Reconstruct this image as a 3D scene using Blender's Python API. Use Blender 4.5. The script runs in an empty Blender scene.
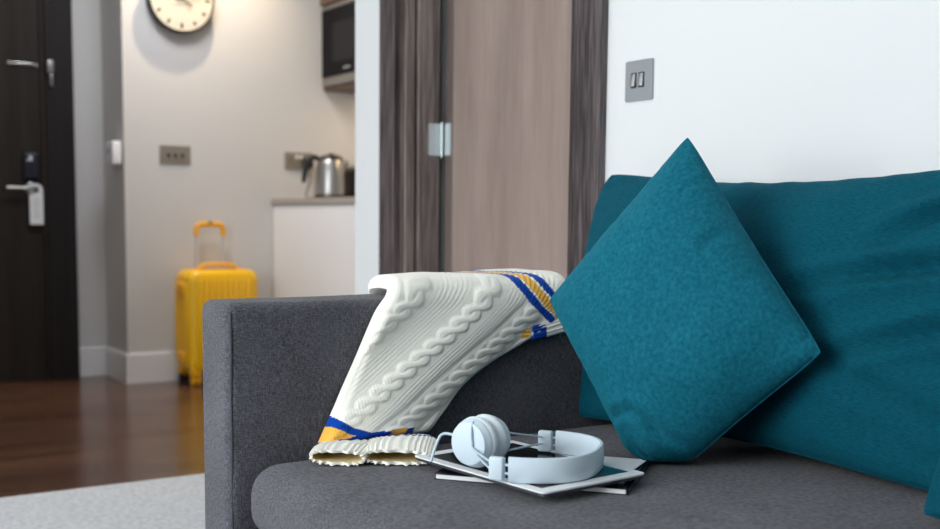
import bpy, bmesh, math, random
import numpy as np
from mathutils import Vector, Matrix, noise
random.seed(7)
D = bpy.data
SC = bpy.context.scene
COL = SC.collection
PI = math.pi

# ------------------------------------------------------------------ camera
cam_data = D.cameras.new('camera')
cam = D.objects.new('camera', cam_data)
COL.objects.link(cam)
YAW, TILT, ROLL, FPX, CY = .57975, .09497, .01009, 1126.7, 325.8
d_ = Vector((math.sin(YAW) * math.cos(TILT), math.cos(YAW) * math.cos(TILT), -math.sin(TILT)))
r0 = Vector((math.cos(YAW), -math.sin(YAW), 0))
u0 = r0.cross(d_)
r_ = r0 * math.cos(ROLL) + u0 * math.sin(ROLL)
u_ = u0 * math.cos(ROLL) - r0 * math.sin(ROLL)
M = Matrix((r_, u_, -d_)).transposed().to_4x4()
M.translation = Vector((0, 0, .8))
cam.matrix_world = M
cam_data.sensor_width = 36
cam_data.lens = FPX / 940 * 36
cam_data.shift_y = (CY - 264.5) / 940
cam_data.clip_start = .05
cam_data.dof.use_dof = True
cam_data.dof.focus_distance = 1.85
cam_data.dof.aperture_fstop = 3.6
SC.camera = cam

# ------------------------------------------------------------------ world, light, exposure
w = D.worlds.new('world'); SC.world = w; w.use_nodes = True
w.node_tree.nodes['Background'].inputs[0].default_value = (.75, .85, 1, 1)
w.node_tree.nodes['Background'].inputs[1].default_value = .5
SC.view_settings.view_transform = 'Standard'
SC.view_settings.look = 'None'
SC.view_settings.gamma = 1
SC.view_settings.use_curve_mapping = False
SC.view_settings.exposure = 0.13

def area(name, loc, target, sx, sy, power, col):
    l = D.lights.new(name, 'AREA'); l.shape = 'RECTANGLE'; l.size = sx; l.size_y = sy
    l.energy = power; l.color = col
    o = D.objects.new(name, l); COL.objects.link(o); o.location = loc
    o.rotation_euler = (Vector(target) - Vector(loc)).to_track_quat('-Z', 'Y').to_euler()
    return o

def spot(name, loc, target, power, col, size=80, blend=.6, rad=.03):
    l = D.lights.new(name, 'SPOT'); l.energy = power; l.color = col
    l.spot_size = math.radians(size); l.spot_blend = blend; l.shadow_soft_size = rad
    o = D.objects.new(name, l); COL.objects.link(o); o.location = loc
    o.rotation_euler = (Vector(target) - Vector(loc)).to_track_quat('-Z', 'Y').to_euler()
    return o

# daylight through the big window in the left wall and the one behind the camera
area('window_daylight', (-2.36, 1.25, 1.45), (0, 1.25, 1.30), 2.4, 1.9, 108, (.93, .975, .995))
# warm ceiling downlights of the hall and kitchen
spot('downlight_clock', (1.93, 5.08, 2.42), (1.90, 5.2, 0), 46, (1, .78, .52), 120, .8, .02)
spot('downlight_kitchen', (2.62, 4.95, 2.42), (2.62, 4.95, 0), 16, (1, .74, .46), 120, .8, .03)
area('under_cabinet_light', (2.80, 4.75, 1.436), (2.80, 4.75, 0), .05, .8, 2.2, (1, .72, .42))
area('hall_ceiling_light', (1.5, 4.55, 2.43), (1.5, 4.55, 0), .5, .5, 17, (.95, .96, 1))

# ------------------------------------------------------------------ material helpers
def lin(c):
    return tuple(((v / 255) / 12.92 if v / 255 <= .04045 else ((v / 255 + .055) / 1.055) ** 2.4) for v in c) + (1,)

def mat(name, col, rough=.5, metal=0, spec=.5, sheen=0, col2=None, nscale=(1, 1, 1), nfreq=6, bump=0, bfreq=200,
        coat=0, detail=3, bscale=(1, 1, 1), sheen_tint=None, bdist=.001, contrast=(.35, .65)):
    m = D.materials.new(name); m.use_nodes = True
    nt = m.node_tree; b = nt.nodes['Principled BSDF']
    b.inputs['Base Color'].default_value = lin(col)
    b.inputs['Roughness'].default_value = rough
    b.inputs['Metallic'].default_value = metal
    b.inputs['Specular IOR Level'].default_value = spec
    if sheen:
        b.inputs['Sheen Weight'].default_value = sheen
        b.inputs['Sheen Roughness'].default_value = .4
        if sheen_tint: b.inputs['Sheen Tint'].default_value = lin(sheen_tint)
    if coat: b.inputs['Coat Weight'].default_value = coat
    tc = nt.nodes.new('ShaderNodeTexCoord')
    if col2 is not None:
        mp = nt.nodes.new('ShaderNodeMapping'); mp.inputs['Scale'].default_value = nscale
        nz = nt.nodes.new('ShaderNodeTexNoise'); nz.inputs['Scale'].default_value = nfreq; nz.inputs['Detail'].default_value = detail
        rp = nt.nodes.new('ShaderNodeValToRGB')
        rp.color_ramp.elements[0].position = contrast[0]; rp.color_ramp.elements[1].position = contrast[1]
        rp.color_ramp.elements[0].color = lin(col); rp.color_ramp.elements[1].color = lin(col2)
        nt.links.new(tc.outputs['Object'], mp.inputs[0]); nt.links.new(mp.outputs[0], nz.inputs[0])
        nt.links.new(nz.outputs[0], rp.inputs[0]); nt.links.new(rp.outputs[0], b.inputs['Base Color'])
    if bump:
        mp = nt.nodes.new('ShaderNodeMapping'); mp.inputs['Scale'].default_value = bscale
        nz = nt.nodes.new('ShaderNodeTexNoise'); nz.inputs['Scale'].default_value = bfreq; nz.inputs['Detail'].default_value = 2
        bp = nt.nodes.new('ShaderNodeBump'); bp.inputs['Strength'].default_value = bump; bp.inputs['Distance'].default_value = bdist
        nt.links.new(tc.outputs['Object'], mp.inputs[0]); nt.links.new(mp.outputs[0], nz.inputs[0])
        nt.links.new(nz.outputs[0], bp.inputs['Height']); nt.links.new(bp.outputs[0], b.inputs['Normal'])
    return m

def wood(name, dark, light, rough=.45, freq=22, dist=3.0, axis='Z', stretch=.06, spec=.5, bump=.15, mixw=.6, ramp=(.36, .66)):
    """grain bands running along one axis"""
    m = D.materials.new(name); m.use_nodes = True
    nt = m.node_tree; b = nt.nodes['Principled BSDF']; b.inputs['Roughness'].default_value = rough
    b.inputs['Specular IOR Level'].default_value = spec
    tc = nt.nodes.new('ShaderNodeTexCoord'); mp = nt.nodes.new('ShaderNodeMapping')
    s = [1, 1, 1]; s['XYZ'.index(axis)] = stretch; mp.inputs['Scale'].default_value = s
    n1 = nt.nodes.new('ShaderNodeTexNoise'); n1.inputs['Scale'].default_value = freq; n1.inputs['Detail'].default_value = 4
    n1.inputs['Distortion'].default_value = .6
    n2 = nt.nodes.new('ShaderNodeTexNoise'); n2.inputs['Scale'].default_value = freq * 9; n2.inputs['Detail'].default_value = 3
    mx = nt.nodes.new('ShaderNodeMix'); mx.inputs['Factor'].default_value = 1 - mixw
    rp = nt.nodes.new('ShaderNodeValToRGB')
    rp.color_ramp.elements[0].position = ramp[0]; rp.color_ramp.elements[1].position = ramp[1]
    rp.color_ramp.elements[0].color = lin(dark); rp.color_ramp.elements[1].color = lin(light)
    nt.links.new(tc.outputs['Object'], mp.inputs[0])
    nt.links.new(mp.outputs[0], n1.inputs[0]); nt.links.new(mp.outputs[0], n2.inputs[0])
    nt.links.new(n1.outputs[0], mx.inputs[2]); nt.links.new(n2.outputs[0], mx.inputs[3])
    nt.links.new(mx.outputs[0], rp.inputs[0]); nt.links.new(rp.outputs[0], b.inputs['Base Color'])
    bp = nt.nodes.new('ShaderNodeBump'); bp.inputs['Strength'].default_value = bump; bp.inputs['Distance'].default_value = .001
    nt.links.new(n2.outputs[0], bp.inputs['Height']); nt.links.new(bp.outputs[0], b.inputs['Normal'])
    return m

def weave(name, c1, c2, freq=420, bump=.5, fleck=.5, rough=.9):
    """two crossed thread waves with mottled flecks; used for upholstery"""
    m = D.materials.new(name); m.use_nodes = True
    nt = m.node_tree; b = nt.nodes['Principled BSDF']; b.inputs['Roughness'].default_value = rough
    b.inputs['Specular IOR Level'].default_value = .2
    b.inputs['Sheen Weight'].default_value = .12
    tc = nt.nodes.new('ShaderNodeTexCoord')
    def nz(scale, f, det=2):
        mp = nt.nodes.new('ShaderNodeMapping'); mp.inputs['Scale'].default_value = scale
        n = nt.nodes.new('ShaderNodeTexNoise'); n.inputs['Scale'].default_value = f; n.inputs['Detail'].default_value = det
        nt.links.new(tc.outputs['Object'], mp.inputs[0]); nt.links.new(mp.outputs[0], n.inputs[0]); return n
    a = nz((.18, .18, 1), freq); c = nz((1, 1, .18), freq); e = nz((1, 1, 1), 9)
    ad = nt.nodes.new('ShaderNodeMath'); ad.operation = 'ADD'
    nt.links.new(a.outputs[0], ad.inputs[0]); nt.links.new(c.outputs[0], ad.inputs[1])
    ad2 = nt.nodes.new('ShaderNodeMath'); ad2.operation = 'MULTIPLY_ADD'; ad2.inputs[1].default_value = .35
    nt.links.new(e.outputs[0], ad2.inputs[0]); nt.links.new(ad.outputs[0], ad2.inputs[2])
    rp = nt.nodes.new('ShaderNodeValToRGB'); rp.color_ramp.elements[0].position = .93; rp.color_ramp.elements[1].position = 1.0
    mr = nt.nodes.new('ShaderNodeMapRange'); mr.inputs['From Min'].default_value = .85; mr.inputs['From Max'].default_value = 1.5
    nt.links.new(ad2.outputs[0], mr.inputs[0])
    rp.color_ramp.elements[0].position = .15; rp.color_ramp.elements[1].position = .85
    rp.color_ramp.elements[0].color = lin(c1); rp.color_ramp.elements[1].color = lin(c2)
    nt.links.new(mr.outputs[0], rp.inputs[0]); nt.links.new(rp.outputs[0], b.inputs['Base Color'])
    bp = nt.nodes.new('ShaderNodeBump'); bp.inputs['Strength'].default_value = bump; bp.inputs['Distance'].default_value = .0012
    nt.links.new(ad.outputs[0], bp.inputs['Height']); nt.links.new(bp.outputs[0], b.inputs['Normal'])
    return m

# ------------------------------------------------------------------ object helpers
def obj(name, bm, m, parent=None, smooth=False, mats=None):
    """link a bmesh given in world coordinates as one mesh under its parent"""
    me = D.meshes.new(name)
    o = D.objects.new(name, me); COL.objects.link(o)
    off = Vector((0, 0, 0))
    if parent is not None:
        p = parent
        while p is not None: off += p.location; p = p.parent
        o.parent = parent
    else:
        co = [v.co for v in bm.verts]
        c = Vector((sum(v.x for v in co) / len(co), sum(v.y for v in co) / len(co), min(v.z for v in co)))
        off = c; o.location = c
    bmesh.ops.translate(bm, verts=bm.verts, vec=-off)
    bmesh.ops.recalc_face_normals(bm, faces=bm.faces)
    if smooth:
        for f in bm.faces: f.smooth = True
    bm.to_mesh(me); bm.free()
    for mm in (mats or [m]): me.materials.append(mm)
    if smooth:
        try: me.set_sharp_from_angle(angle=math.radians(42))
        except Exception: pass
    return o

def thing(name, label, cat, loc, group=None):
    o = D.objects.new(name, None); COL.objects.link(o); o.location = loc
    o.empty_display_size = .05
    return tag(o, label, cat, group)

def tag(o, label, cat, group=None):
    o['label'] = label; o['category'] = cat
    if group: o['group'] = group
    return o

def struct(name, bm, m, parent=None, smooth=False):
    o = obj(name, bm, m, parent, smooth)
    if parent is None: o['kind'] = 'structure'
    return o

def B(): return bmesh.new()

def box(bm, x0, x1, y0, y1, z0, z1, bev=0, seg=2, mtx=None, mi=0):
    r = bmesh.ops.create_cube(bm, size=1)
    vs = r['verts']
    for v in vs:
        v.co = Vector((x0 + (v.co.x + .5) * (x1 - x0), y0 + (v.co.y + .5) * (y1 - y0), z0 + (v.co.z + .5) * (z1 - z0)))
    fs = list({f for v in vs for f in v.link_faces})
    if bev:
        es = list({e for v in vs for e in v.link_edges})
        rr = bmesh.ops.bevel(bm, geom=es, offset=bev, segments=seg, profile=.5, affect='EDGES')
        vs = list({v for f in rr['faces'] for v in f.verts} | {v for v in vs if v.is_valid})
        fs = list({f for v in vs for f in v.link_faces})
    for f in fs: f.material_index = mi
    if mtx is not None: bmesh.ops.transform(bm, matrix=mtx, verts=vs)
    return vs

def tube(bm, pts, rad, n=10, closed=False, sx=1.0, caps=True):
    pts = [Vector(p) for p in pts]; rings = []
    N = len(pts); up = None
    for i, p in enumerate(pts):
        if closed: t = (pts[(i + 1) % N] - pts[i - 1]).normalized()
        else: t = (pts[min(i + 1, N - 1)] - pts[max(i - 1, 0)]).normalized()
        if up is None:
            up = Vector((0, 0, 1)) if abs(t.z) < .9 else Vector((1, 0, 0))
        a = t.cross(up).normalized(); b = a.cross(t).normalized(); up = b
        rr = rad[i] if isinstance(rad, (list, tuple)) else rad
        rings.append([bm.verts.new(p + a * math.cos(2 * PI * k / n) * rr * sx + b * math.sin(2 * PI * k / n) * rr) for k in range(n)])
    for i in range(N if closed else N - 1):
        A, C = rings[i], rings[(i + 1) % N]
        for k in range(n): bm.faces.new((A[k], A[(k + 1) % n], C[(k + 1) % n], C[k]))
    if not closed and caps:
        bm.faces.new(rings[0]); bm.faces.new(list(reversed(rings[-1])))

def lathe(bm, prof, mtx, n=40, a0=0, a1=2 * PI):
    """prof = [(radius, height)] spun about local Z, then placed with mtx"""
    rings = []
    for r, h in prof:
        if r < 1e-6: rings.append([bm.verts.new(mtx @ Vector((0, 0, h)))])
        else: rings.append([bm.verts.new(mtx @ Vector((r * math.cos(2 * PI * k / n), r * math.sin(2 * PI * k / n), h))) for k in range(n)])
    for A, C in zip(rings, rings[1:]):
        for k in range(n):
            k2 = (k + 1) % n
            if len(A) == 1 and len(C) == 1: continue
            if len(A) == 1: bm.faces.new((A[0], C[k], C[k2]))
            elif len(C) == 1: bm.faces.new((A[k], A[k2], C[0]))
            else: bm.faces.new((A[k], A[k2], C[k2], C[k]))

def frame_mtx(origin, z, x=None):
    z = Vector(z).normalized()
    x = Vector(x) if x is not None else (Vector((0, 0, 1)) if abs(z.z) < .9 else Vector((1, 0, 0)))
    x = (x - z * x.dot(z)).normalized(); y = z.cross(x)
    m = Matrix((x, y, z)).transposed().to_4x4(); m.translation = Vector(origin); return m

def smoothpath(pts, n=8):
    P = [Vector(p) for p in pts]; out = []
    for i in range(len(P) - 1):
        p0, p1, p2, p3 = P[max(i - 1, 0)], P[i], P[i + 1], P[min(i + 2, len(P) - 1)]
        for k in range(n):
            t = k / n
            out.append(.5 * ((2 * p1) + (p2 - p0) * t + (2 * p0 - 5 * p1 + 4 * p2 - p3) * t * t + (3 * p1 - p0 - 3 * p2 + p3) * t ** 3))
    out.append(P[-1]); return out

def prism(bm, pts2, m, h):
    """outline pts2 in local XY extruded 0..h along local Z"""
    a = [bm.verts.new(m @ Vector((x, y, 0))) for x, y in pts2]
    b = [bm.verts.new(m @ Vector((x, y, h))) for x, y in pts2]
    bm.faces.new(list(reversed(a))); bm.faces.new(b)
    for i in range(len(a)):
        j = (i + 1) % len(a); bm.faces.new((a[i], a[j], b[j], b[i]))

def rrect(w_, h_, r, n=5):
    out = []
    for cx, cy, a in ((w_ / 2 - r, h_ / 2 - r, 0), (-w_ / 2 + r, h_ / 2 - r, 90), (-w_ / 2 + r, -h_ / 2 + r, 180), (w_ / 2 - r, -h_ / 2 + r, 270)):
        for k in range(n + 1):
            t = math.radians(a + 90 * k / n); out.append((cx + r * math.cos(t), cy + r * math.sin(t)))
    return out

# ------------------------------------------------------------------ materials
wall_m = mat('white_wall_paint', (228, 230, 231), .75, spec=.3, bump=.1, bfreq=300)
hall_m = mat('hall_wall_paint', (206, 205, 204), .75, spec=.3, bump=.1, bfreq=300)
ceil_m = mat('ceiling_paint', (240, 240, 238), .85)
trim_m = mat('white_gloss_trim', (232, 233, 235), .4)
darkwood = wood('dark_stained_oak', (44, 37, 38), (108, 97, 98), .42, 26, axis='Z', stretch=.03, bump=.3, mixw=.35, ramp=(.42, .62))
jambwood = wood('grey_brown_oak', (98, 88, 86), (160, 147, 143), .38, 16, axis='Z', stretch=.05, bump=.25, ramp=(.40, .62))
panelwood = wood('walnut_veneer_panel', (140, 122, 114), (166, 148, 139), .36, 7, axis='Z', stretch=.12, bump=.06, mixw=.75)
edgewood = wood('oak_lipping', (82, 72, 68), (126, 113, 106), .45, 30, axis='Z', stretch=.03, bump=.3)
frameblack = wood('black_brown_frame', (26, 23, 24), (38, 33, 33), .6, 20, axis='Z', stretch=.04, bump=.1, spec=.25)
entrywood = wood('entrance_door_veneer', (34, 29, 26), (48, 41, 36), .6, 20, axis='Z', stretch=.04, bump=.1, spec=.25)
steel = mat('brushed_steel', (172, 172, 170), .34, 1)
platem = mat('brushed_switch_plate', (158, 163, 167), .45, .35)
hall_plate = mat('nickel_switch_plate', (142, 134, 124), .45, .3)
chrome = mat('chrome', (220, 222, 224), .12, 1)
hingem = mat('zinc_hinge', (214, 224, 226), .42, .55)
blackpl = mat('black_plastic', (22, 22, 24), .4)
navypl = mat('navy_plastic', (22, 27, 40), .35)
whitepl = mat('white_plastic', (236, 238, 240), .35)
cream = mat('cream_dial', (216, 206, 186), .6)
blackm = mat('black_metal', (26, 26, 28), .35)
sofa_m = weave('charcoal_woven_upholstery', (62, 61, 67), (106, 106, 113), 760, .9)
seam_m = mat('dark_thread', (58, 59, 66), .9)
teal_m = mat('teal_velvet', (5, 82, 101), .85, spec=.12, sheen=.34, sheen_tint=(70, 190, 210), col2=(24, 108, 128),
             nfreq=150, bump=.45, bfreq=800, detail=5, contrast=(.25, .75))
teal_flat_shaded = mat('teal_flatweave_shaded', (3, 62, 78), .9, spec=.1, sheen=.16, sheen_tint=(50, 160, 185), col2=(8, 86, 104),
             nscale=(1, 1, 5), nfreq=120, bump=.45, bfreq=700, detail=4, contrast=(.25, .75))  # smoother cloth, with the rear cushions' shade also darkened into its base colour
yellow_m = mat('yellow_polycarbonate', (246, 190, 14), .32, coat=.2)
yellow2_m = mat('yellow_plastic_trim', (240, 172, 6), .4)
rug_m = mat('pale_grey_rug_pile', (190, 193, 197), .95, spec=.1, col2=(214, 216, 219), nfreq=70, bump=.6, bfreq=500, bdist=.003)
worktop_m = mat('grey_stone_worktop', (168, 160, 152), .4, col2=(150, 143, 136), nfreq=120)
cab_m = mat('white_cabinet_front', (236, 236, 238), .3)
brown_cab = mat('brown_wall_cabinet', (92, 70, 58), .5, col2=(106, 84, 70), nscale=(1, 1, .1), nfreq=30)
glassblack = mat('black_glass', (12, 13, 15), .12, spec=.35)
glassgrey = mat('microwave_window_mesh', (34, 35, 38), .4, spec=.06)
headm = mat('pale_blue_grey_plastic', (206, 222, 232), .5, spec=.35)
head_pad = mat('pale_ear_cushion', (222, 232, 238), .6)
wirem = mat('pale_blue_wire', (186, 204, 218), .4)
paper = mat('white_paper', (238, 240, 242), .7)
magblack = mat('glossy_black_cover', (18, 20, 24), .18, spec=.6)
tealprint = mat('teal_printed_ink', (8, 84, 98), .35)

def m_floor():
    m = D.materials.new('dark_wood_planks'); m.use_nodes = True
    nt = m.node_tree; b = nt.nodes['Principled BSDF']; b.inputs['Roughness'].default_value = .2
    b.inputs['Specular IOR Level'].default_value = .55
    tc = nt.nodes.new('ShaderNodeTexCoord')
    br = nt.nodes.new('ShaderNodeTexBrick')
    br.inputs['Scale'].default_value = 1; br.inputs['Brick Width'].default_value = 1.3; br.inputs['Row Height'].default_value = .145
    br.inputs['Mortar Size'].default_value = .0012; br.offset = .37
    br.inputs['Color1'].default_value = (.35, .35, .35, 1); br.inputs['Color2'].default_value = (.7, .7, .7, 1); br.inputs['Mortar'].default_value = (.95, .95, .95, 1)
    mp = nt.nodes.new('ShaderNodeMapping'); mp.inputs['Scale'].default_value = (.06, 1, 1)
    n = nt.nodes.new('ShaderNodeTexNoise'); n.inputs['Scale'].default_value = 34; n.inputs['Detail'].default_value = 5
    nt.links.new(tc.outputs['Object'], br.inputs[0]); nt.links.new(tc.outputs['Object'], mp.inputs[0]); nt.links.new(mp.outputs[0], n.inputs[0])
    mx = nt.nodes.new('ShaderNodeMix'); mx.inputs['Factor'].default_value = .38
    nt.links.new(n.outputs[0], mx.inputs[2]); nt.links.new(br.outputs[0], mx.inputs[3])
    rp = nt.nodes.new('ShaderNodeValToRGB'); rp.color_ramp.elements[0].position = .32; rp.color_ramp.elements[1].position = .72
    rp.color_ramp.elements[0].color = lin((58, 39, 31)); rp.color_ramp.elements[1].color = lin((108, 76, 58))
    nt.links.new(mx.outputs[0], rp.inputs[0]); nt.links.new(rp.outputs[0], b.inputs['Base Color'])
    return m
floor_m = m_floor()

# ================================================================== THE ROOM
ZC = 2.45
XW = 1.646
bm = B(); box(bm, -2.5, 3.1, -2.3, 5.9, -.1, 0); struct('floor', bm, floor_m)
bm = B(); box(bm, -2.5, 3.1, -2.3, 5.9, ZC, ZC + .1); struct('ceiling', bm, ceil_m)
# wall carrying the sofa and the inner door (opening Y 2.02..2.94)
DY0, DY1, DZ = 2.060, 2.905, 2.06
bm = B()
box(bm, XW, XW + .2, -2.3, DY0, 0, ZC); box(bm, XW, XW + .2, DY1, 3.18, 0, ZC); box(bm, XW, XW + .2, DY0, DY1, DZ, ZC)
struct('wall_right', bm, wall_m)
# small room behind the inner door
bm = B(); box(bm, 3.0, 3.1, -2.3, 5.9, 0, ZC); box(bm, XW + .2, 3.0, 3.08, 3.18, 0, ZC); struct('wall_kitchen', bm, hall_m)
bm = B(); box(bm, -2.5, 1.54, 5.9, 6.0, 0, ZC); box(bm, XW + .2, 3.0, -2.3, -2.2, 0, ZC); struct('wall_leak_block', bm, hall_m)  # unseen walls added to stop outside light leaking in behind both doors
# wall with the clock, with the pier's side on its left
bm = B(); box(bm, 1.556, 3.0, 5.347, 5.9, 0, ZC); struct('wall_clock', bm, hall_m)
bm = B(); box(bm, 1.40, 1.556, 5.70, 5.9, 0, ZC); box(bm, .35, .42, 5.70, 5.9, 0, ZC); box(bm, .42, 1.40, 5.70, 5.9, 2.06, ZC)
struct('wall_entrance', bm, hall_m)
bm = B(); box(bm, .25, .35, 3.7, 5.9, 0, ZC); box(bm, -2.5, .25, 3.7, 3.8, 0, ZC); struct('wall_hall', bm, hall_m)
# window wall on the left
bm = B()
box(bm, -2.5, -2.4, -2.3, 0, 0, ZC); box(bm, -2.5, -2.4, 2.5, 3.7, 0, ZC)
box(bm, -2.5, -2.4, 0, 2.5, 0, .45); box(bm, -2.5, -2.4, 0, 2.5, 2.4, ZC); struct('wall_left', bm, wall_m)
bm = B()
box(bm, -2.4, XW, -2.3, -2.2, 0, ZC); struct('wall_rear', bm, mat('dark_fill_cut_wall', (84, 84, 88), .8))  # unseen rear wall, made dark to cut fill light on the sofa arm
# windows
def window(name, x0, x1, y0, y1, z0, z1, axis):
    bm = B(); t = .05
    if axis == 'x':
        box(bm, x0, x1, y0, y0 + t, z0, z1); box(bm, x0, x1, y1 - t, y1, z0, z1)
        box(bm, x0, x1, y0 + t, y1 - t, z0, z0 + t); box(bm, x0, x1, y0 + t, y1 - t, z1 - t, z1)
        ym = (y0 + y1) / 2; box(bm, x0, x1, ym - t / 2, ym + t / 2, z0 + t, z1 - t)
    else:
        box(bm, x0, x0 + t, y0, y1, z0, z1); box(bm, x1 - t, x1, y0, y1, z0, z1)
        box(bm, x0 + t, x1 - t, y0, y1, z0, z0 + t); box(bm, x0 + t, x1 - t, y0, y1, z1 - t, z1)
        xm = (x0 + x1) / 2; box(bm, xm - t / 2, xm + t / 2, y0, y1, z0 + t, z1 - t)
    struct(name, bm, trim_m)
window('window_1', -2.48, -2.43, 0, 2.5, .45, 2.4, 'x')
# skirting boards
def skirt(name, x0, x1, y0, y1, h=.142):
    bm = B(); box(bm, x0, x1, y0, y1, 0, h - .012)
    sx, sy = (.004 if x1 - x0 < .03 else 0), (.004 if y1 - y0 < .03 else 0)
    box(bm, x0 + sx, x1, y0 + sy, y1, h - .012, h, .003); struct(name, bm, trim_m)
skirt('baseboard_clock', 1.541, 2.29, 5.331, 5.347)
bm = B(); box(bm, 1.541, 1.556, 5.3311, 5.7, 0, .130); box(bm, 1.545, 1.556, 5.3351, 5.7, .130, .142); struct('baseboard_pier', bm, trim_m)
skirt('baseboard_entrance', 1.412, 1.541, 5.684, 5.70)
bm = B(); box(bm, XW - .015, XW, -2.2, 1.97, 0, .142); box(bm, XW - .015, XW, 3.03, 3.18, 0, .142); struct('baseboard_right', bm, trim_m)

# ---- entrance door, far left
d1 = D.objects.new('door_1', None); COL.objects.link(d1); d1.location = (.86, 5.7, 0); d1['kind'] = 'structure'
bm = B()
for x0, x1 in ((1.279, 1.41), (.42, .45)): box(bm, x0, x1, 5.655, 5.699, 0, 2.06, .004)
box(bm, .45, 1.279, 5.655, 5.699, 1.98, 2.06, .003)
obj('door_frame', bm, frameblack, d1)
bm = B(); box(bm, 1.262, 1.277, 5.665, 5.699, .004, 1.98); obj('door_stop', bm, entrywood, d1)
bm = B(); box(bm, .45, 1.262, 5.680, 5.74, .001, 1.98); leaf = obj('door_leaf', bm, entrywood, d1)
bm = B()
lathe(bm, [(0, 0), (.026, 0), (.026, .008), (.022, .010), (.011, .010), (.011, .045), (0, .045)], frame_mtx((1.206, 5.680, .922), (0, -1, 0)), 24)
tube(bm, smoothpath([(1.206, 5.64, .922), (1.18, 5.636, .922), (1.14, 5.636, .922), (1.090, 5.638, .922)], 5), .0085, 10)
obj('lever_handle', bm, steel, leaf, True)
bm = B(); box(bm, 1.172, 1.246, 5.660, 5.680, .962, 1.092, .012, 3); cr = obj('card_reader', bm, navypl, leaf, True)
bm = B(); lathe(bm, [(0, 0), (.008, 0), (.008, .0012), (0, .0012)], frame_mtx((1.205, 5.660, 1.066), (0, -1, 0)), 16)
box(bm, 1.186, 1.213, 5.6585, 5.660, 1.052, 1.056); obj('reader_symbol', bm, whitepl, cr)
bm = B(); box(bm, 1.115, 1.240, 5.668, 5.681, 1.498, 1.510, .003)
lathe(bm, [(0, 0), (.009, 0), (.009, .014), (0, .014)], frame_mtx((1.122, 5.681, 1.504), (0, -1, 0)), 14)
lathe(bm, [(0, 0), (.008, 0), (.008, .014), (0, .014)], frame_mtx((1.243, 5.681, 1.500), (0, -1, 0)), 14)
obj('security_bar', bm, steel, leaf, True)
bm = B(); box(bm, 1.284, 1.316, 5.63, 5.655, 1.465, 1.528, .006, 3); box(bm, 1.299, 1.312, 5.636, 5.655, 1.405, 1.465, .004)
obj('bar_guard_catch', bm, steel, d1, True)
# do not disturb style hanger on the lever
hg = B(); hm = frame_mtx((1.224, 5.652, .836), (0, -1, 0), (1, 0, 0))
pts = [(-.031, -.085), (.031, -.085)]
n = 14
outer = pts + [(.031 * math.cos(PI * k / n), .078 + .031 * math.sin(PI * k / n)) for k in range(n + 1)]
inner_c = (-.004, .080)
vo = [hg.verts.new(hm @ Vector((x, y, 0))) for x, y in outer]
N_in = 16
ins = [(inner_c[0] + .0165 * math.cos(2 * PI * k / N_in), inner_c[1] + .0165 * math.sin(2 * PI * k / N_in)) for k in range(N_in)]
vi = [hg.verts.new(hm @ Vector((x, y, 0))) for x, y in ins]
eo = [hg.edges.new((vo[i], vo[(i + 1) % len(vo)])) for i in range(len(vo))]
ei = [hg.edges.new((vi[i], vi[(i + 1) % N_in])) for i in range(N_in)]
bmesh.ops.triangle_fill(hg, edges=eo + ei, use_beauty=True)
fs = list(hg.faces)
r = bmesh.ops.extrude_face_region(hg, geom=fs)
bmesh.ops.translate(hg, verts=[v for v in r['geom'] if isinstance(v, bmesh.types.BMVert)], vec=(0, -.0012, 0))
dh = tag(obj('door_hanger', hg, whitepl), 'white card door hanger with grey text lines hanging on the entrance door lever', 'door hanger')
bm = B()
greyink = mat('pale_grey_ink', (176, 184, 194), .6)
for k, wd in enumerate((.030, .036, .026, .034, .030)):
    box(bm, 1.224 - wd / 2, 1.224 + wd / 2, 5.6500, 5.6508, .866 - .02 * k, .871 - .02 * k)
obj('printed_lines', bm, greyink, dh)

# ---- inner door behind the sofa
d2 = D.objects.new('door_2', None); COL.objects.link(d2); d2.location = (XW, 2.5, 0); d2['kind'] = 'structure'
bm = B(); box(bm, 1.624, XW - .0005, 1.966, 2.072, 0, 2.17, .002); box(bm, 1.624, XW - .0005, 2.895, 2.985, 0, 2.17, .002)
box(bm, 1.624, XW - .0005, 2.072, 2.895, 2.05, 2.17, .002)
obj('architrave', bm, darkwood, d2)
bm = B()   # stepped jamb lining, seen side on: groove, bead, groove, wide face
for x0, x1, yy in ((1.640, 1.655, 2.897), (1.662, 1.690, 2.888), (1.700, 1.772, 2.880)):
    box(bm, x0, x1, yy, 2.9049, 0, 2.05, .002)
box(bm, 1.646, 1.790, 2.9000, 2.9048, 0, 2.05)
jb = obj('door_jamb', bm, jambwood, d2)
bm = B(); box(bm, 1.824, 1.846, 2.062, 2.9045, 0, 2.058); obj('gap_shade_sheet', bm, blackm, d2)  # black sheet added behind the leaf so the hinge gap reads as shade
bm = B()
for x0, x1 in ((1.662, 1.690), (1.700, 1.772)): box(bm, x0, x1, 2.0605, 2.072, 0, 2.05, .002)
box(bm, 1.662, 1.772, 2.0724, 2.88, 2.035, 2.05)
obj('door_lining', bm, jambwood, d2)
bm = B(); box(bm, 1.783, 1.823, 2.074, 2.862, .006, 2.03); lf = obj('door_leaf', bm, panelwood, d2)
bm = B(); box(bm, 1.7815, 1.823, 2.825, 2.8635, .006, 2.03, .001); obj('leaf_lipping', bm, edgewood, lf)
hb = B()
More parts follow.
